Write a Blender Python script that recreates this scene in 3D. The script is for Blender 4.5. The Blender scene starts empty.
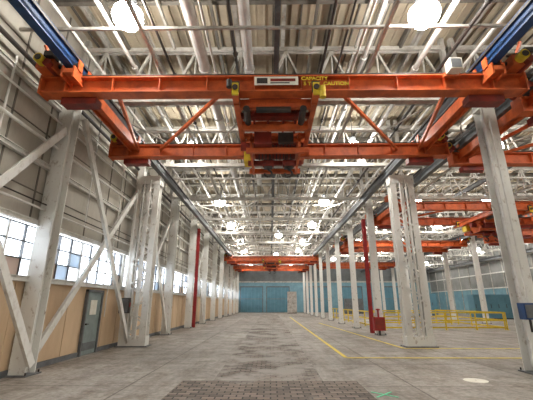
import bpy, math, random
from mathutils import Vector, Matrix
random.seed(7)
S = bpy.context.scene
COL = bpy.context.collection

# ------------------------------------------------------------------ materials
def mat(name, c1, c2=None, scale=3.0, rough=0.6, metal=0.0, detail=6, lo=0.35, hi=0.7, bump=0.0, stretch=(1,1,1), spec=0.3):
    m = bpy.data.materials.new(name); m.use_nodes = True
    nt = m.node_tree; b = nt.nodes['Principled BSDF']
    b.inputs['Roughness'].default_value = rough
    b.inputs['Metallic'].default_value = metal
    b.inputs['Specular IOR Level'].default_value = spec
    if c2 is None:
        b.inputs['Base Color'].default_value = (*c1, 1); return m
    tc = nt.nodes.new('ShaderNodeTexCoord'); mp = nt.nodes.new('ShaderNodeMapping')
    mp.inputs['Scale'].default_value = stretch
    nz = nt.nodes.new('ShaderNodeTexNoise'); nz.inputs['Scale'].default_value = scale; nz.inputs['Detail'].default_value = detail
    nz.inputs['Roughness'].default_value = 0.65
    cr = nt.nodes.new('ShaderNodeValToRGB')
    cr.color_ramp.elements[0].position = lo; cr.color_ramp.elements[0].color = (*c1, 1)
    cr.color_ramp.elements[1].position = hi; cr.color_ramp.elements[1].color = (*c2, 1)
    L = nt.links.new
    L(tc.outputs['Object'], mp.inputs['Vector']); L(mp.outputs['Vector'], nz.inputs['Vector'])
    L(nz.outputs['Fac'], cr.inputs['Fac']); L(cr.outputs['Color'], b.inputs['Base Color'])
    if bump:
        bp = nt.nodes.new('ShaderNodeBump'); bp.inputs['Strength'].default_value = bump; bp.inputs['Distance'].default_value = 0.02
        L(nz.outputs['Fac'], bp.inputs['Height']); L(bp.outputs['Normal'], b.inputs['Normal'])
    return m

def emis(name, c, s):
    m = bpy.data.materials.new(name); m.use_nodes = True
    nt = m.node_tree; nt.nodes.clear()
    e = nt.nodes.new('ShaderNodeEmission'); e.inputs[0].default_value = (*c, 1); e.inputs[1].default_value = s
    o = nt.nodes.new('ShaderNodeOutputMaterial'); nt.links.new(e.outputs[0], o.inputs[0]); return m

M_white = mat('chipped_white_paint', (0.70,0.69,0.65), (0.46,0.42,0.37), 5, 0.55, lo=0.50, hi=0.75, stretch=(1,1,0.6))
M_colw = mat('column_white_paint', (0.70,0.69,0.65), (0.36,0.29,0.23), 7, 0.55, lo=0.58, hi=0.72, stretch=(1,1,0.7))
M_roofst = mat('roof_steel_paint', (0.52,0.50,0.46), (0.25,0.23,0.19), 2, 0.6, lo=0.42, hi=0.7)
M_roofdk = mat('roof_purlin_steel', (0.18,0.165,0.14), (0.10,0.09,0.075), 2, 0.6, lo=0.42, hi=0.7)
M_deck = mat('roof_deck_paint', (0.50,0.43,0.32), (0.32,0.27,0.20), 0.7, 0.7, lo=0.4, hi=0.7)
M_wallup = mat('wall_panel_paint', (0.48,0.45,0.39), (0.34,0.31,0.26), 0.8, 0.75, lo=0.4, hi=0.7, stretch=(1,1,0.4))
M_ply = mat('plywood', (0.66,0.49,0.32), (0.50,0.35,0.22), 0.9, 0.65, lo=0.35, hi=0.7, stretch=(1,1,0.3))
M_orange = mat('crane_orange', (0.62,0.13,0.035), (0.30,0.06,0.022), 2.6, 0.45, lo=0.42, hi=0.74)
M_red = mat('crane_red', (0.28,0.035,0.02), (0.12,0.025,0.02), 3, 0.5)
M_dark = mat('dark_steel', (0.03,0.03,0.03), (0.07,0.05,0.04), 5, 0.5)
M_grey = mat('grey_steel', (0.16,0.17,0.18), (0.10,0.10,0.10), 3, 0.55)
M_blue = mat('blue_paint', (0.02,0.07,0.20), (0.02,0.04,0.10), 3, 0.5)
M_yel = mat('yellow_paint', (0.75,0.55,0.03), (0.5,0.35,0.04), 4, 0.5)
M_linep = mat('yellow_line_paint', (0.75,0.58,0.08), (0.42,0.36,0.18), 3, 0.7, lo=0.47, hi=0.7)
M_sign = mat('sign_white', (0.8,0.78,0.7), (0.7,0.66,0.55), 6, 0.5)
M_pipe = mat('pipe_paint', (0.74,0.73,0.70), (0.55,0.53,0.49), 2, 0.45)
M_teal = mat('blue_wall_paint', (0.20,0.36,0.43), (0.14,0.26,0.32), 1.2, 0.6)
M_teal2 = mat('blue_door_paint', (0.12,0.26,0.33), (0.09,0.20,0.26), 1.2, 0.6)
M_door = mat('door_paint', (0.25,0.30,0.29), (0.18,0.22,0.21), 3, 0.5)
M_redp = mat('red_paint', (0.36,0.02,0.02), (0.20,0.02,0.02), 3, 0.5)
M_green = mat('green_mark', (0.15,0.6,0.35), None)
M_lamp = emis('lamp_glow', (1.0,0.965,0.90), 90)

def pane(name, c, tr):
    m = bpy.data.materials.new(name); m.use_nodes = True
    nt = m.node_tree; nt.nodes.clear()
    o = nt.nodes.new('ShaderNodeOutputMaterial'); mx = nt.nodes.new('ShaderNodeMixShader')
    d = nt.nodes.new('ShaderNodeBsdfPrincipled'); d.inputs['Base Color'].default_value = (*c,1); d.inputs['Roughness'].default_value=0.3
    t = nt.nodes.new('ShaderNodeBsdfTransparent'); t.inputs[0].default_value=(*c,1)
    mx.inputs[0].default_value = tr
    nt.links.new(d.outputs[0], mx.inputs[1]); nt.links.new(t.outputs[0], mx.inputs[2]); nt.links.new(mx.outputs[0], o.inputs[0])
    return m
PANES = [pane('glass_frosted',(0.88,0.9,0.93),0.7), pane('glass_blue',(0.7,0.8,0.9),0.25), pane('glass_dirty',(0.6,0.47,0.40),0.12), pane('glass_clear',(0.95,0.97,1.0),0.95)]

def floor_mat():
    m = bpy.data.materials.new('worn_concrete_floor'); m.use_nodes = True
    nt = m.node_tree; N = nt.nodes.new; L = nt.links.new
    b = nt.nodes['Principled BSDF']
    tc = N('ShaderNodeTexCoord')
    def noise(sc,d=8,r=0.7,st=None):
        n=N('ShaderNodeTexNoise'); n.inputs['Scale'].default_value=sc; n.inputs['Detail'].default_value=d; n.inputs['Roughness'].default_value=r
        if st:
            mp=N('ShaderNodeMapping'); mp.inputs['Scale'].default_value=st; L(tc.outputs['Object'],mp.inputs['Vector']); L(mp.outputs['Vector'],n.inputs['Vector'])
        else: L(tc.outputs['Object'], n.inputs['Vector'])
        return n
    def ramp(src,p0,c0,p1,c1):
        r=N('ShaderNodeValToRGB'); e=r.color_ramp.elements; e[0].position=p0;e[0].color=(*c0,1);e[1].position=p1;e[1].color=(*c1,1)
        L(src.outputs['Fac'],r.inputs['Fac']); return r
    def mult(a,c):
        x=N('ShaderNodeMix'); x.data_type='RGBA'; x.blend_type='MULTIPLY'; x.inputs[0].default_value=1
        L(a,x.inputs[6]); L(c,x.inputs[7]); return x.outputs[2]
    n2=noise(9,6)
    base=ramp(noise(0.35),0.35,(0.25,0.23,0.205),0.65,(0.44,0.41,0.375)).outputs['Color']
    c=mult(base, ramp(n2,0.32,(0.62,0.60,0.58),0.6,(1.06,1.04,1.02)).outputs['Color'])
    c=mult(c, ramp(noise(1.3,9,0.75),0.38,(0.62,0.58,0.54),0.52,(1,1,1)).outputs['Color'])
    c=mult(c, ramp(noise(1.0,7,0.7,(2.5,0.25,1)),0.38,(0.78,0.75,0.72),0.52,(1,1,1)).outputs['Color'])
    br=N('ShaderNodeTexBrick'); br.inputs['Scale'].default_value=1; br.offset=0
    br.inputs['Brick Width'].default_value=3.05; br.inputs['Row Height'].default_value=2.7; br.inputs['Mortar Size'].default_value=0.02
    br.inputs['Color1'].default_value=(1,1,1,1); br.inputs['Color2'].default_value=(0.85,0.84,0.83,1); br.inputs['Mortar'].default_value=(0.45,0.42,0.40,1)
    L(tc.outputs['Object'],br.inputs['Vector'])
    c=mult(c,br.outputs['Color'])
    L(c, b.inputs['Base Color'])
    b.inputs['Roughness'].default_value=0.6
    b.inputs['Specular IOR Level'].default_value=0.28
    bp=N('ShaderNodeBump'); bp.inputs['Strength'].default_value=0.3; bp.inputs['Distance'].default_value=0.02
    L(n2.outputs['Fac'], bp.inputs['Height']); L(bp.outputs['Normal'], b.inputs['Normal'])
    return m
def block_mat(name,lo,hi):
    m = bpy.data.materials.new(name); m.use_nodes = True
    nt = m.node_tree; N = nt.nodes.new; L = nt.links.new
    b = nt.nodes['Principled BSDF']; tc = N('ShaderNodeTexCoord')
    br = N('ShaderNodeTexBrick'); br.inputs['Scale'].default_value=1.0
    br.inputs['Brick Width'].default_value=0.26; br.inputs['Row Height'].default_value=0.15; br.inputs['Mortar Size'].default_value=0.014
    br.inputs['Color1'].default_value=(0.25,0.195,0.16,1); br.inputs['Color2'].default_value=(0.10,0.08,0.066,1); br.inputs['Mortar'].default_value=(0.03,0.025,0.02,1)
    n1 = N('ShaderNodeTexNoise'); n1.inputs['Scale'].default_value=0.8; n1.inputs['Detail'].default_value=8; n1.inputs['Roughness'].default_value=0.7
    r1 = N('ShaderNodeValToRGB'); e=r1.color_ramp.elements
    e[0].position=lo; e[0].color=(0,0,0,1); e[1].position=hi; e[1].color=(1,1,1,1)
    mx = N('ShaderNodeMix'); mx.data_type='RGBA'
    L(tc.outputs['Object'], br.inputs['Vector']); L(tc.outputs['Object'], n1.inputs['Vector']); L(n1.outputs['Fac'], r1.inputs['Fac'])
    L(r1.outputs['Color'], mx.inputs[0]); L(br.outputs['Color'], mx.inputs[6]); mx.inputs[7].default_value=(0.31,0.285,0.255,1)
    L(mx.outputs[2], b.inputs['Base Color']); b.inputs['Roughness'].default_value=0.7; b.inputs['Specular IOR Level'].default_value=0.25
    bp=N('ShaderNodeBump'); bp.inputs['Strength'].default_value=0.5; bp.inputs['Distance'].default_value=0.01
    L(br.outputs['Fac'], bp.inputs['Height']); bp.invert=True; L(bp.outputs['Normal'], b.inputs['Normal'])
    return m

# ------------------------------------------------------------------ mesh builder
class MB:
    def __init__(s): s.v=[]; s.f=[]; s.mi=[]; s.mats=[]
    def mid(s,m):
        if m not in s.mats: s.mats.append(m)
        return s.mats.index(m)
    def hexa(s, pts, m):
        o=len(s.v); s.v+= [tuple(p) for p in pts]; k=s.mid(m)
        for q in ((0,3,2,1),(4,5,6,7),(0,1,5,4),(1,2,6,5),(2,3,7,6),(3,0,4,7)):
            s.f.append(tuple(o+i for i in q)); s.mi.append(k)
    def box(s, x0,x1,y0,y1,z0,z1,m):
        s.hexa([(x0,y0,z0),(x1,y0,z0),(x1,y1,z0),(x0,y1,z0),(x0,y0,z1),(x1,y0,z1),(x1,y1,z1),(x0,y1,z1)],m)
    def beam(s,p1,p2,w,h,m,off=0.0,soff=0.0):
        p1=Vector(p1);p2=Vector(p2);d=(p2-p1).normalized()
        sd=d.cross(Vector((0,0,1)))
        if sd.length<1e-4: sd=Vector((1,0,0))
        sd.normalize(); up=sd.cross(d).normalized()
        a=sd*w/2; b=up*h/2; o=up*off+sd*soff
        s.hexa([p1-a-b+o,p1+a-b+o,p2+a-b+o,p2-a-b+o,p1-a+b+o,p1+a+b+o,p2+a+b+o,p2-a+b+o],m)
    def ibeam(s,p1,p2,w,h,m,t=0.03):
        s.beam(p1,p2,w,t,m,off=h/2-t/2); s.beam(p1,p2,w,t,m,off=-h/2+t/2); s.beam(p1,p2,t,h-2*t,m)
    def cyl(s,p1,p2,r,m,n=12,r2=None):
        r2 = r if r2 is None else r2
        p1=Vector(p1);p2=Vector(p2);d=(p2-p1).normalized()
        a=d.cross(Vector((0,0,1)))
        if a.length<1e-4: a=Vector((1,0,0))
        a.normalize(); b=d.cross(a); o=len(s.v); k=s.mid(m)
        for i in range(n):
            t=2*math.pi*i/n; q=a*math.cos(t)+b*math.sin(t)
            s.v.append(tuple(p1+q*r)); s.v.append(tuple(p2+q*r2))
        for i in range(n):
            j=(i+1)%n; s.f.append((o+2*i,o+2*j,o+2*j+1,o+2*i+1)); s.mi.append(k)
        s.f.append(tuple(o+2*i for i in range(n))[::-1]); s.mi.append(k)
        s.f.append(tuple(o+2*i+1 for i in range(n))); s.mi.append(k)
    def lathe(s,c,prof,m,n=16):
        o=len(s.v);k=s.mid(m);c=Vector(c)
        for (r,z) in prof:
            for i in range(n):
                t=2*math.pi*i/n; s.v.append((c.x+r*math.cos(t),c.y+r*math.sin(t),c.z+z))
        for a in range(len(prof)-1):
            for i in range(n):
                j=(i+1)%n; s.f.append((o+a*n+i,o+a*n+j,o+(a+1)*n+j,o+(a+1)*n+i)); s.mi.append(k)
    def mesh(s,name):
        me=bpy.data.meshes.new(name); me.from_pydata(s.v,[],s.f)
        for m in s.mats: me.materials.append(m)
        me.polygons.foreach_set('material_index',s.mi); me.update(); return me
    def obj(s,name,loc=(0,0,0),parent=None):
        return put(s.mesh(name),name,loc,parent)
def put(me,name,loc=(0,0,0),parent=None,rz=0):
    o=bpy.data.objects.new(name,me); COL.objects.link(o); o.location=loc; o.rotation_euler[2]=rz
    if parent: o.parent=parent
    return o

XL=-6.4; XR=31.0; Y0=-5.0; Y1=68.0; ZR=10.6
YC=[9.6+5.4*k for k in range(-2,11)]   # column / truss lines

# ------------------------------------------------------------------ shell
b=MB(); b.box(XL-0.3,XR+0.3,Y0-0.3,Y1+0.3,-0.2,0.0,floor_mat()); b.obj('floor')
b=MB(); b.box(-2.0,1.95,-4.9,8.6,0.0,0.006,block_mat('wood_block_paving',0.58,0.72)); b.obj('wood_block_paving')
b=MB(); b.box(-1.3,1.2,8.6,60,0.0,0.006,block_mat('worn_wood_block_paving',0.42,0.56)); b.obj('wood_block_paving')
# ceiling
b=MB(); b.box(XL-0.3,XR+0.3,Y0-0.3,Y1+0.3,ZR,ZR+0.15,M_deck)
x=XL+0.2; i=0
while x<XR:
    b.box(x,x+0.05,Y0,Y1,ZR-0.07,ZR,M_roofdk if i%3==0 else M_deck); x+=0.3; i+=1
b.obj('ceiling')
b=MB(); x=XL+0.7
while x<XR:
    b.ibeam((x,Y0,ZR-0.18),(x,Y1,ZR-0.18),0.12,0.24,M_roofst,0.02); x+=1.54
b.obj('roof_purlins')
b=MB()
for y in YC:
    for q in (1.8,3.6):
        b.ibeam((XL+0.05,y+q,ZR-0.42),(XR-0.05,y+q,ZR-0.42),0.14,0.24,M_roofdk,0.02)
b.obj('roof_joists')

# left wall
b=MB()
ZS=2.3; ZW=3.78
DY0,DY1=12.15,13.3
b.box(XL-0.2,XL,Y0,Y1,0,ZS,M_ply)
b.box(XL-0.2,XL,Y0,Y1,ZW,ZR,M_wallup)
for y in YC:
    b.box(XL-0.2,XL,y-0.12,y+0.12,ZS,ZW,M_white)
b.obj('wall_left')
b=MB(); y=Y0+0.3
while y<Y1:
    if not(DY0-0.1<y<DY1+0.1): b.box(XL+0.001,XL+0.015,y,y+0.04,0.15,ZS-0.1,M_ply)
    y+=1.22
y=Y0+0.2
while y<Y1:
    b.box(XL+0.001,XL+0.02,y,y+0.05,ZW+0.1,ZR-0.1,M_roofdk); y+=1.35
for z in (ZS,ZW,5.4,7.3,9.0):
    b.ibeam((XL+0.07,Y0,z),(XL+0.07,Y1,z),0.12,0.14,M_white,0.02)
for z in (4.6,6.3,8.2): b.box(XL+0.001,XL+0.02,Y0,Y1,z,z+0.03,M_roofdk)
b.obj('trim_1')
b=MB(); b.box(XL+0.002,XL+0.06,Y0,DY0-0.05,0,0.14,M_grey); b.box(XL+0.002,XL+0.06,DY1+0.05,Y1,0,0.14,M_grey); b.obj('baseboard_left')
b=MB()
b.cyl((XL+0.2,Y0,4.15),(XL+0.2,Y1,4.15),0.03,M_pipe,8); b.cyl((XL+0.2,Y0,4.3),(XL+0.2,Y1,4.3),0.02,M_dark,8); b.cyl((XL+0.25,Y0,7.7),(XL+0.25,Y1,7.7),0.06,M_dark,10)
b.cyl((XL+0.2,Y0,6.0),(XL+0.2,Y1,6.0),0.045,M_pipe,8); b.cyl((XL+0.2,Y0,6.8),(XL+0.2,Y1,6.8),0.03,M_pipe,8)
for y in (7.0,11.2,13.6,18.0,23.5): b.cyl((XL+0.12,y,4.15),(XL+0.12,y,7.6),0.025,M_pipe,8)
b.cyl((XL+0.1,13.55,1.2),(XL+0.1,13.55,4.1),0.02,M_pipe,8)
b.obj('wall_conduits')
# windows
wi=1
edges=[Y0]+[y for y in YC if y>Y0]+[Y1]
for a,c in zip(edges[:-1],edges[1:]):
    if c-a<1: continue
    a2=a+0.13; c2=c-0.13
    b=MB(); n=max(2,round((c2-a2)/0.62)); w=(c2-a2)/n; hz=(ZW-ZS-0.16)/3
    z0=ZS+0.08
    for i in range(n):
        for j in range(3):
            r=random.random()+(0.3 if j==0 else 0)
            k=3 if r<0.5 else 0 if r<0.95 else 1 if r<1.05 else 2
            b.box(XL-0.11,XL-0.10,a2+i*w,a2+(i+1)*w,z0+j*hz,z0+(j+1)*hz,PANES[k])
    for i in range(n+1):
        t=0.05 if i%3==0 else 0.022
        b.box(XL-0.14,XL-0.06,a2+i*w-t/2,a2+i*w+t/2,z0,z0+3*hz,M_grey if i%3 else M_white)
    for j in range(4):
        b.box(XL-0.135,XL-0.065,a2,c2,z0+j*hz-0.015,z0+j*hz+0.015,M_grey)
    b.obj('window_%d'%wi); wi+=1
# door
b=MB(); X=XL+0.005
b.box(X,X+0.05,DY0+0.05,DY1-0.05,0.01,2.10,M_door)
for (y0,y1,z0,z1) in ((DY0,DY0+0.07,0,2.15),(DY1-0.07,DY1,0,2.15),(DY0,DY1,2.08,2.15)):
    b.box(X,X+0.1,y0,y1,z0,z1,M_grey)
b.box(X+0.05,X+0.06,DY0+0.35,DY1-0.35,1.3,1.8,M_sign)
b.box(X+0.05,X+0.07,DY0+0.15,DY1-0.15,0.15,0.4,M_grey)
b.cyl((X+0.05,DY0+0.17,1.0),(X+0.11,DY0+0.17,1.0),0.03,M_dark)
b.cyl((X+0.1,DY0+0.17,1.0),(X+0.1,DY0+0.3,1.0),0.015,M_dark)
b.obj('door_1')
# far wall
M_farup=mat('far_wall_paint',(0.22,0.24,0.25),(0.14,0.15,0.15),0.6,0.7)
b=MB(); b.box(XL,XR,Y1,Y1+0.2,5.6,ZR,M_farup); b.box(XL,XR,Y1,Y1+0.2,0,5.6,M_teal)
b.box(XL,XR,Y1-0.1,Y1,5.5,5.75,M_roofst)
b.obj('wall_far')
k=2
for cx in (-3.6,1.5,9,15.5,24):
    b=MB(); w2=2.1
    for i in range(6): b.box(cx-w2+i*0.7+0.02,cx-w2+(i+1)*0.7-0.02,Y1-0.10,Y1-0.04,0.05,4.6,M_teal2)
    b.box(cx-w2-0.15,cx-w2,Y1-0.14,Y1-0.005,0,4.75,M_grey); b.box(cx+w2,cx+w2+0.15,Y1-0.14,Y1-0.005,0,4.75,M_grey); b.box(cx-w2-0.15,cx+w2+0.15,Y1-0.14,Y1-0.005,4.6,4.8,M_grey)
    b.box(cx-w2,cx+w2,Y1-0.115,Y1-0.1,2.4,2.5,M_farup)
    b.obj('door_%d'%k); k+=1
b=MB(); b.box(XL,XR,Y0-0.2,Y0,0,ZR,M_wallup)
for z in (2.3,5,8): b.box(XL,XR,Y0,Y0+0.1,z,z+0.15,M_white)
b.obj('wall_near')
M_wallr=mat('right_wall_paint',(0.26,0.26,0.25),(0.17,0.17,0.16),0.6,0.7)
b=MB(); b.box(XR,XR+0.2,Y0,Y1,0,3.6,M_teal); b.box(XR,XR+0.2,Y0,Y1,3.6,ZR,M_wallr)
for z in (3.6,5.6,7.3): b.box(XR-0.1,XR,Y0,Y1,z,z+0.15,M_white)
y=Y0
while y<Y1: b.box(XR-0.08,XR,y,y+0.1,0,ZR,M_roofst); y+=2.7
b.obj('wall_right')

# ------------------------------------------------------------------ roof trusses
def truss_mesh(L=12.2,h=1.95,n=8):
    b=MB()
    for s in (-0.06,0.06):
        b.beam((0,s,0),(L,s,0),0.08,0.14,M_roofst); b.beam((0,s,h),(L,s,h),0.08,0.14,M_roofst)
    b.box(0,L,-0.12,0.12,-0.09,-0.07,M_roofst)
    for i in range(n):
        xa=L*i/n; xb=L*(i+1)/n; xm=(xa+xb)/2
        b.beam((xa,0,0.05),(xm,0,h-0.05),0.08,0.08,M_roofst); b.beam((xm,0,h-0.05),(xb,0,0.05),0.06,0.06,M_roofst)
        b.beam((xm,0,0.0),(xm,0,h),0.045,0.045,M_roofst)
        b.box(xa-0.18 if i else xa,xa+0.18,-0.015,0.015,-0.05,0.25,M_roofst)
    b.box(0,0.14,-0.08,0.08,-0.07,h+0.4,M_roofst); b.box(L-0.14,L,-0.08,0.08,-0.07,h+0.4,M_roofst)
    return b.mesh('roof_truss')
TM=truss_mesh()
for y in YC:
    for x0 in (XL+0.1,6.1,18.6):
        put(TM,'roof_truss',(x0,y,7.97))
def brace_mesh(L,X=True):
    b=MB()
    P=[(0,0),(3.1,5.4),(6.1,0),(9.2,5.4),(12.2,0)]
    if X:
        for p,q in zip(P[:-1],P[1:]):
            b.beam((p[0],p[1],0),(q[0],q[1],0),0.05,0.05,M_roofst)
    for x in (1.55,3.1,4.6,7.7,9.2,10.7):
        b.beam((x,0,1.75),(x,5.4,1.75),0.08,0.12,M_roofst if x in (3.1,9.2) else M_roofdk)
    for x in (3.1,9.2):
        b.beam((x,0,0.05),(x,5.4,0.05),0.08,0.10,M_roofst)
    b.beam((0,2.7,0.1),(L,2.7,0.1),0.06,0.08,M_roofst)
    b.beam((0,2.7,1.6),(L,2.7,1.6),0.08,0.10,M_roofst)
    return b.mesh('roof_bracing')
BR=brace_mesh(12.2); BR0=brace_mesh(12.2,False)
for i,y in enumerate(YC[:-1]):
    for x0 in (XL+0.1,6.1,18.6):
        put(BR0 if i in (0,1,3,6) else BR,'roof_bracing',(x0,y,8.2))
for x in (0.2,12.3):
    b=MB(); b.ibeam((x,Y0,8.45),(x,Y1,8.45),0.14,0.26,M_grey,0.02); b.obj('roof_center_beam')

# ------------------------------------------------------------------ columns
def hcol(h=7.88,w=0.42,d=0.40):
    b=MB()
    b.box(-w/2,w/2,-d/2,-d/2+0.035,0.03,h,M_colw); b.box(-w/2,w/2,d/2-0.035,d/2,0.03,h,M_colw)
    b.box(-0.03,0.03,-d/2+0.035,d/2-0.035,0.03,h,M_colw)
    b.box(-w/2-0.1,w/2+0.1,-d/2-0.1,d/2+0.1,0,0.03,M_grey)
    for sx in (-1,1):
        for sy in (-1,1): b.cyl((sx*(w/2+0.05),sy*(d/2+0.05),0.03),(sx*(w/2+0.05),sy*(d/2+0.05),0.09),0.02,M_dark,8)
    b.box(-w/2-0.02,w/2+0.02,-d/2-0.02,d/2+0.02,h-0.35,h-0.3,M_colw)
    # splice plate with rivets
    b.box(-w/2+0.03,w/2-0.03,-d/2-0.015,-d/2,3.4,4.1,M_colw)
    for z in (3.5,3.65,3.85,4.0):
        for x in (-w/2+0.08,w/2-0.08): b.cyl((x,-d/2-0.03,z),(x,-d/2-0.015,z),0.018,M_colw,8)
    return b
def laced(h=7.35):
    b=MB()
    for x in (-0.40,0.40):
        b.box(x-0.13,x+0.13,-0.22,-0.19,0.04,h,M_colw); b.box(x-0.13,x+0.13,0.19,0.22,0.04,h,M_colw)
        b.box(x-0.02,x+0.02,-0.19,0.19,0.04,h,M_colw)
    b.box(-0.06,0.06,-0.19,-0.16,0.04,h,M_colw); b.box(-0.015,0.015,-0.16,0.1,0.04,h,M_colw)
    z=0.4; s=1
    while z<h-0.8:
        for yy in (-0.235,0.235):
            b.beam((-0.42*s,yy,z),(0.42*s,yy,z+0.5),0.015,0.06,M_colw)
        z+=0.5; s=-s
    b.box(-0.55,0.55,-0.24,0.24,0.04,0.4,M_colw); b.box(-0.55,0.55,-0.24,0.24,h-0.4,h,M_colw)
    b.box(-0.65,0.65,-0.32,0.32,0,0.04,M_grey)
    b.box(-0.54,-0.26,-0.2,0.2,h,7.88,M_colw)
    b.cyl((0.14,-0.28,0.3),(0.14,-0.28,h-0.2),0.035,M_pipe,8); b.cyl((-0.14,-0.28,1.2),(-0.14,-0.28,h-0.2),0.03,M_pipe,8)
    return b
HC=hcol().mesh('steel_column'); LC=laced().mesh('laced_steel_column')
NC=hcol(w=0.34,d=0.34).mesh('steel_column')
for i,y in enumerate(YC):
    if abs(y-15.0)<0.1:
        put(LC,'laced_steel_column',(-5.62,y,0)); put(LC,'laced_steel_column',(6.05,y,0),rz=0)
    else:
        put(HC,'steel_column',(-6.14 if y<12 else -5.9,y-(0.4 if y<12 else 0),0))
        put(HC if y<12 else NC,'steel_column',(6.8 if y<12 else 6.15,y,0))
    put(NC,'steel_column',(18.6,y,0))
for y in YC:
    for (xc,xr) in ((-5.9,-5.0),(6.2,5.5),(6.3,7.3),(18.5,17.8),(18.7,19.4)):
        q=MB(); q.beam((xc,y,7.88),(xr,y,7.88),0.2,0.08,M_roofst); q.beam((xr,y,7.84),(xr,y,7.72),0.2,0.2,M_roofst); q.obj('runway_hanger')

def lat(b,p,q,m=M_white,w=0.12):
    p=Vector(p);q=Vector(q)
    b.beam(p,q,0.10,w,m); b.beam(p,q,0.02,w+0.08,m,soff=0.06)
xs=-5.95
for i in range(len(YC)-1):
    ya,yb=YC[i]+0.22,YC[i+1]-0.22
    if i in (1,2): ya-=0.4
    if i==1: yb-=0.4
    if i in (1,2,3,5,8):
        b=MB(); lat(b,(xs-0.12,ya,0.5),(xs-0.12,yb,6.6)); lat(b,(xs+0.12,ya,7.2),(xs+0.12,yb,0.25)); b.obj('wall_cross_brace')

# ------------------------------------------------------------------ runway beams
def runway(x,ya,yb,m):
    b=MB(); b.ibeam((x,ya,7.55),(x,yb,7.55),0.22,0.40,m,0.03)
    b.box(x+0.14,x+0.17,ya,yb,7.6,7.66,M_dark); b.box(x-0.17,x-0.14,ya,yb,7.6,7.66,M_dark)
    b.obj('crane_runway_beam')
for x in (-5.0,5.5):
    runway(x,Y0,8.3,M_blue); runway(x,8.3,Y1,M_grey)
for x in (7.3,17.8,19.4,30.2): runway(x,Y0,Y1,M_grey)

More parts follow.
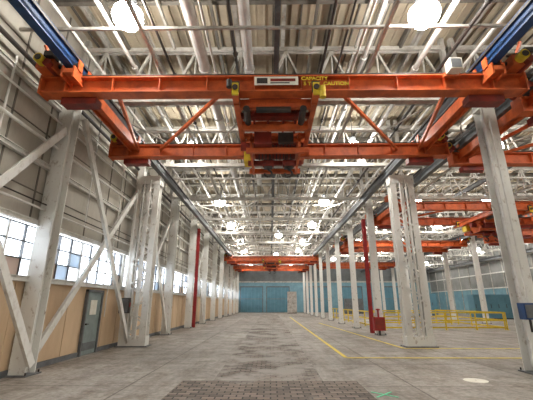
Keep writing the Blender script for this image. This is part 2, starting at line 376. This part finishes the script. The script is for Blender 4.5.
# ------------------------------------------------------------------ cranes
def crane(cx,y1,gap=3.9,half=6.1,rw=5.25,trolley=True,sign=False,tx=-0.15):
    E=bpy.data.objects.new('overhead_crane',None); COL.objects.link(E); E.location=(cx,y1,7.0)
    for nm,y in (('girder_front',0),('girder_rear',gap)):
        b=MB()
        b.ibeam((-half,y,0),(half,y,0),0.34,0.46,M_orange,0.035)
        x=-half+0.6
        while x<half:
            b.box(x,x+0.02,y-0.15,y+0.15,-0.19,0.19,M_orange); x+=1.2
        b.beam((-half+0.3,y+0.3,0.34),(half-0.3,y+0.3,0.34),0.10,0.12,M_orange)
        b.cyl((-half+0.2,y-0.12,0.27),(half-0.2,y-0.12,0.27),0.03,M_dark,8)
        for s in (-1,1):
            b.box(s*half-0.02,s*half+0.02,y-0.2,y+0.2,-0.26,0.26,M_orange)
            b.box(s*(half-0.9)-0.45,s*(half-0.9)+0.45,y+0.05,y+0.35,-0.42,-0.23,M_red)
        b.obj(nm,parent=E)
    b=MB()
    for s in (-1,1):
        x=s*rw
        b.box(x-0.14,x+0.14,-0.5,gap+0.5,0.10,0.22,M_orange)
        b.box(x-0.16,x-0.12,-0.5,gap+0.5,0.0,0.30,M_orange); b.box(x+0.12,x+0.16,-0.5,gap+0.5,0.0,0.30,M_orange)
        for y in (-0.3,0.15,gap-0.15,gap+0.3):
            for t in (-1,1):
                b.cyl((x+t*0.06,y,0.42),(x+t*0.15,y,0.42),0.09,M_dark,14); b.box(x+t*0.16,x+t*0.19,y-0.09,y+0.09,0.28,0.55,M_orange)
        for y in (-0.25,gap):
            xx=s*(rw+0.62)
            b.box(xx-0.22,xx+0.22,y-0.22,y+0.22,0.26,0.55,M_orange)
            b.cyl((xx-0.05,y-0.42,0.42),(xx-0.05,y+0.3,0.42),0.12,M_yel,14)
            b.cyl((xx-0.05,y-0.44,0.42),(xx-0.05,y-0.42,0.42),0.08,M_dark,14)
            b.cyl((xx+0.12,y-0.35,0.34),(xx+0.12,y+0.3,0.34),0.10,M_red,14)
            b.cyl((xx-s*0.5,y,0.45),(xx-s*0.2,y,0.45),0.05,M_dark,10)
            b.box(xx+0.02,xx+0.25,y-0.35,y-0.1,0.52,0.66,M_dark)
            b.beam((xx+0.2*s,y,0.5),(x,y+0.5,0.25),0.06,0.06,M_orange)
            b.beam((xx,y,0.55),(xx+0.1*s,y-0.2,0.95),0.06,0.06,M_orange)
            b.beam((xx-0.25,y-0.1,0.6),(xx+0.25,y-0.1,0.7),0.05,0.05,M_dark)
    b.obj('end_trucks',parent=E)
    b=MB()
    for s in (-1,1):
        b.beam((s*1.4,0.1,0.05),(s*4.3,gap-0.1,0.05),0.08,0.10,M_orange)
        b.beam((s*4.3,0.1,0.05),(s*5.1,gap-0.1,0.05),0.08,0.10,M_orange)
    b.obj('bracing',parent=E)
    if trolley:
        b=MB(); xa,xb=tx-1.0,tx+1.0
        for x in (xa,xb):
            b.ibeam((x,0.15,-0.30),(x,gap-0.15,-0.30),0.14,0.26,M_orange,0.025)
            for y in (0.0,gap):
                b.box(x-0.08,x+0.08,y-0.30,y-0.25,-0.42,-0.08,M_yel); b.cyl((x,y-0.34,-0.22),(x,y-0.30,-0.22),0.07,M_dark,14)
                b.box(x-0.10,x+0.10,y-0.24,y-0.18,-0.3,0.0,M_dark)
                b.box(x-0.08,x+0.08,y-0.26,y+0.26,-0.40,-0.30,M_orange)
        for y,h,m in ((0.35,0.24,M_orange),(0.9,0.12,M_red),(1.5,0.26,M_orange),(2.1,0.12,M_orange),(2.7,0.2,M_red),(3.4,0.28,M_orange)):
            b.beam((xa,y,-0.30),(xb,y,-0.30),0.14,h,m)
        for x in (tx-0.6,tx-0.2,tx+0.25,tx+0.6):
            b.beam((x,0.3,-0.22),(x,gap-0.3,-0.22),0.06,0.10,M_red)
        b.box(tx-0.7,tx+0.7,0.5,1.35,-0.2,0.14,M_red); b.box(tx-0.5,tx+0.1,0.6,1.2,0.14,0.3,M_grey)
        for x in (tx-0.75,tx+0.72): b.cyl((x,0.2,-0.5),(x,1.0,-0.5),0.09,M_dark,12)
        b.cyl((tx-0.5,0.3,-0.48),(tx+0.4,0.3,-0.48),0.08,M_dark,12)
        b.beam((xa+0.1,1.0,-0.62),(xb-0.1,1.0,-0.62),0.12,0.16,M_orange)
        for x in (xa+0.2,xb-0.2): b.box(x-0.03,x+0.03,0.9,1.1,-0.6,-0.3,M_orange)
        b.obj('trolley_frame',parent=E)
        b=MB()
        b.box(tx-0.74,tx-0.67,1.7,3.5,-1.05,-0.4,M_orange); b.box(tx+0.70,tx+0.77,1.7,3.5,-1.05,-0.4,M_orange)
        for y in (1.75,2.7,3.4): b.beam((tx-0.85,y,-0.97),(tx+0.88,y,-0.97),0.12,0.15,M_orange if y!=2.7 else M_red)
        b.beam((tx-0.85,1.75,-0.64),(tx+0.88,1.75,-0.64),0.10,0.10,M_orange)
        b.cyl((tx-0.6,2.5,-0.68),(tx+0.65,2.5,-0.68),0.23,M_red,20)
        for k in range(10):
            xx=tx-0.5+k*0.11; b.cyl((xx,2.5,-0.68),(xx+0.03,2.5,-0.68),0.25,M_dark,20)
        b.cyl((tx+0.78,2.5,-0.68),(tx+1.1,2.5,-0.68),0.17,M_orange,16)
        b.cyl((tx-1.05,2.2,-0.6),(tx-0.75,2.2,-0.6),0.15,M_red,16)
        b.box(tx-0.6,tx-0.1,1.45,1.68,-0.9,-0.5,M_red); b.box(tx+0.1,tx+0.55,1.5,1.68,-0.8,-0.5,M_dark)
        b.box(tx-1.0,tx-0.78,2.8,3.3,-0.85,-0.5,M_yel)
        b.obj('hoist',parent=E)
        b=MB()
        for x in (tx-0.2,tx+0.42):
            yk=2.2
            b.box(x-0.13,x+0.13,yk-0.07,yk+0.08,-1.36,-1.08,M_dark); b.cyl((x-0.17,yk,-1.20),(x+0.17,yk,-1.20),0.12,M_red,16)
            pts=[(x+0.11*math.cos(a)*1.0,yk,-1.52+0.11*math.sin(a)) for a in [math.radians(t) for t in range(90,-181,-30)]]
            for p,q in zip(pts[:-1],pts[1:]): b.cyl(p,q,0.032,M_dark,8)
            b.cyl((x,yk,-1.41),(x,yk,-1.30),0.03,M_dark,8)
            for d in (-0.08,0.08): b.cyl((x+d,yk,-1.09),(x+d,2.4,-0.7),0.012,M_dark,6)
        b.obj('hook_block',parent=E)
        b=MB()
        b.cyl((tx+1.15,-0.28,-0.2),(tx+1.15,-0.28,-0.5),0.08,M_yel,12); b.cyl((tx-1.15,-0.28,0.0),(tx-1.15,-0.28,-0.2),0.07,M_dark,12)
        b.obj('limit_switch',parent=E)
    if sign:
        b=MB(); b.box(-0.68,0.42,-0.20,-0.185,-0.08,0.16,M_sign)
        b.box(-0.62,-0.35,-0.206,-0.20,-0.04,0.12,M_dark); b.box(-0.28,0.35,-0.206,-0.20,0.02,0.10,M_red); b.box(-0.28,0.2,-0.206,-0.20,-0.04,-0.01,M_dark)
        b.obj('name_plate',parent=E)
        for txt,x,z,sz in (('CAPACITY',0.5,0.06,0.14),('5 TON  CAUTION',0.55,-0.09,0.14)):
            c=bpy.data.curves.new('lettering','FONT'); c.body=txt; c.size=sz; c.extrude=0.003; c.offset=0.005; c.materials.append(M_yel)
            o=bpy.data.objects.new('lettering',c); COL.objects.link(o); o.parent=E; o.location=(x,-0.19,z); o.rotation_euler=(math.pi/2,0,0)
        b=MB(); b.box(4.1,4.4,-0.5,-0.26,0.15,0.45,M_sign); b.box(4.05,4.45,-0.26,-0.17,0.1,0.2,M_orange); b.box(4.13,4.37,-0.51,-0.5,0.18,0.42,M_grey)
        b.obj('junction_box',parent=E)
    return E
crane(0.3,7.5,sign=True)
crane(0.3,43.2,gap=3.2,trolley=True); crane(0.3,54.0,gap=3.2,trolley=False)
crane(12.7,8.5,gap=3.7,half=5.7,rw=5.25,tx=2)
crane(12.7,18.9,gap=3.9,half=5.7,rw=5.25,tx=1)
crane(12.7,32.0,gap=3.6,half=5.7,rw=5.25,trolley=False)
crane(12.7,50.0,gap=3.6,half=5.7,rw=5.25,trolley=False)
crane(24.8,26.5,gap=3.6,half=5.7,rw=5.4,trolley=False)

# ------------------------------------------------------------------ lamps
def lamp_mesh():
    b=MB()
    b.lathe((0,0,0),[(0.02,-0.34),(0.18,-0.33),(0.31,-0.25),(0.37,-0.09),(0.35,0.04),(0.26,0.13),(0.14,0.17)],M_lamp,24)
    b.lathe((0,0,0),[(0.14,0.16),(0.16,0.18),(0.16,0.42),(0.10,0.48),(0.02,0.49)],M_grey,14)
    b.cyl((0,0,0.48),(0,0,1.75),0.02,M_grey,8)
    return b.mesh('high_bay_lamp')
LM=lamp_mesh()
for y in (-2.6,6.7,14.2,22.9,30.2,39.2,46.0,55.4,62.0):
    for x in (-3.5,3.8,10.2,15.2,22.0,28.0):
        put(LM,'high_bay_lamp',(x,y,8.55))
for y in (35.0,50.3,60): put(LM,'high_bay_lamp',(0.9,y,8.55))

# ------------------------------------------------------------------ pipes
def pipe(x,z,r,m=M_pipe,ya=Y0+0.1,yb=Y1-0.1):
    b=MB(); b.cyl((x,ya,z),(x,yb,z),r,m,16)
    y=ya+2
    while y<yb:
        b.cyl((x,y,z),(x,y+0.08,z),r+0.03,m,16); y+=3.0
    b.obj('ceiling_pipe')
pipe(-2.05,8.85,0.17,yb=30); pipe(-0.65,8.85,0.15,yb=20); pipe(4.6,8.8,0.08); pipe(3.0,9.2,0.07); pipe(-4.3,8.9,0.06); pipe(9.0,8.8,0.09); pipe(-1.7,8.7,0.04); pipe(5.9,8.6,0.05); pipe(-5.3,8.7,0.05); pipe(2.5,8.5,0.03); pipe(12.9,8.8,0.08)
for x,z,r in ((1.6,8.6,0.04),(2.1,8.7,0.03),(-3.0,8.6,0.035),(-5.6,8.3,0.06),(5.0,8.3,0.05),(7.9,8.4,0.05),(-1.1,9.4,0.05)): pipe(x,z,r,M_dark)

# ------------------------------------------------------------------ floor marks
def line(name,pts,w,m,z=0.008):
    b=MB()
    for p,q in zip(pts[:-1],pts[1:]): b.beam((p[0],p[1],z),(q[0],q[1],z),w,0.006,m)
    b.obj(name)
line('painted_floor_line',[(2.45,45),(2.45,12.0),(17.5,12.0)],0.13,M_linep)
line('painted_floor_line',[(4.3,32),(5.2,14.4),(17,14.4)],0.13,M_linep)
line('paint_mark',[(2.0,7.2),(2.4,7.6)],0.04,M_green); line('paint_mark',[(2.4,7.2),(2.0,7.6)],0.04,M_green)
b=MB(); b.lathe((4.7,8.7,0.003),[(0.02,0.004),(0.2,0.003),(0.26,0)],M_sign,18); b.obj('paint_spill')

# ------------------------------------------------------------------ railing
def railing(p,q):
    b=MB(); p=Vector(p);q=Vector(q);L=(q-p).length;n=max(1,round(L/2.0))
    for i in range(n+1):
        c=p.lerp(q,i/n); b.cyl((c.x,c.y,0),(c.x,c.y,1.1),0.045,M_yel,10); b.box(c.x-0.1,c.x+0.1,c.y-0.1,c.y+0.1,0,0.015,M_yel)
    for z in (0.15,0.6,1.08): b.beam((p.x,p.y,z),(q.x,q.y,z),0.06,0.09,M_yel)
    b.obj('safety_railing')
railing((7.6,24,0),(15.6,24,0)); railing((15.6,24.2,0),(15.6,34,0)); railing((7.4,24.3,0),(7.4,44,0)); railing((8.5,30,0),(15.0,30,0))

# ------------------------------------------------------------------ column equipment
b=MB(); b.box(-0.17,0.17,-0.12,0.12,-0.2,0.2,M_blue); b.box(-0.14,0.14,-0.135,-0.12,-0.16,0.16,M_grey); b.cyl((0.05,0,0.2),(0.05,0,5.6),0.025,M_pipe,8); b.cyl((-0.1,0,0.2),(-0.1,0,5.9),0.02,M_pipe,8); b.cyl((0,0,-0.2),(0,0,-0.5),0.03,M_dark,8)
b.obj('electrical_disconnect_box',(6.55,9.15,1.5))
b=MB(); b.box(-0.2,0.2,-0.09,0.09,-0.3,0.3,M_dark); b.box(-0.17,0.17,-0.105,-0.09,-0.27,0.27,M_grey); b.cyl((0,0,0.3),(0,0,5.0),0.03,M_pipe,8); b.cyl((-0.1,0,-0.3),(-0.1,0,-1.2),0.025,M_pipe,8)
b.box(0.2,0.23,-0.03,0.03,-0.05,0.12,M_redp)
b.obj('electrical_panel',(-5.95,14.5,1.6))
def redpost(x,y,z0,z1,w=0.2):
    b=MB(); b.box(x-w,x+w,y-0.13,y-0.10,z0,z1,M_redp); b.box(x-w,x+w,y+0.10,y+0.13,z0,z1,M_redp); b.box(x-0.02,x+0.02,y-0.1,y+0.1,z0,z1,M_redp)
    return b
redpost(-5.6,26.3,0,7.3,0.1).obj('red_steel_post'); redpost(6.05,21.6,0.0,6.9,0.1).obj('red_steel_post')
b=MB(); b.box(-0.3,0.3,-0.15,0.15,0.25,0.95,M_redp); b.box(-0.24,0.24,-0.17,-0.15,0.32,0.88,M_red); b.box(-0.05,0.05,-0.05,0.05,0,0.25,M_dark); b.cyl((0,0,0.95),(0,0,1.3),0.05,M_redp,10); b.lathe((0,0,1.3),[(0.05,0),(0.12,0.03),(0.12,0.08),(0.02,0.1)],M_redp,12)
b.obj('fire_hose_cabinet',(6.0,20.0,0))
def cabinet(x,y,w,d,h,m):
    b=MB(); b.box(-w/2,w/2,-d/2,d/2,0.1,h,m); b.box(-w/2+0.05,w/2-0.05,-d/2+0.05,d/2-0.05,0,0.1,M_dark)
    n=max(2,round(w/0.8))
    for i in range(n):
        a=-w/2+w*i/n; b.box(a+0.03,a+w/n-0.03,-d/2-0.02,-d/2,0.15,h-0.05,m); b.box(a+0.1,a+0.14,-d/2-0.05,-d/2-0.02,h*0.45,h*0.6,M_dark)
    b.obj('storage_cabinet',(x,y,0))
cabinet(25,40,5,1.2,2.6,M_teal2); cabinet(22,52,4,1.2,3,M_teal2); cabinet(14,60,3,1,2.4,M_grey); cabinet(3.8,62,1.6,1,3.6,M_roofst)

# ------------------------------------------------------------------ world + camera
w=bpy.data.worlds.new('World'); S.world=w; w.use_nodes=True
bg=w.node_tree.nodes['Background']; bg.inputs[0].default_value=(0.90,0.95,1.0,1); bg.inputs[1].default_value=6.0
cd=bpy.data.cameras.new('camera'); cam=bpy.data.objects.new('camera',cd); COL.objects.link(cam)
cam.location=(0,0,1.7); cam.rotation_euler=(math.radians(90+16.85),0,math.radians(0.6))
cd.sensor_width=36; cd.lens=340/533*36; cd.clip_end=300
S.camera=cam
S.view_settings.view_transform='Standard'
S.view_settings.exposure=0.22
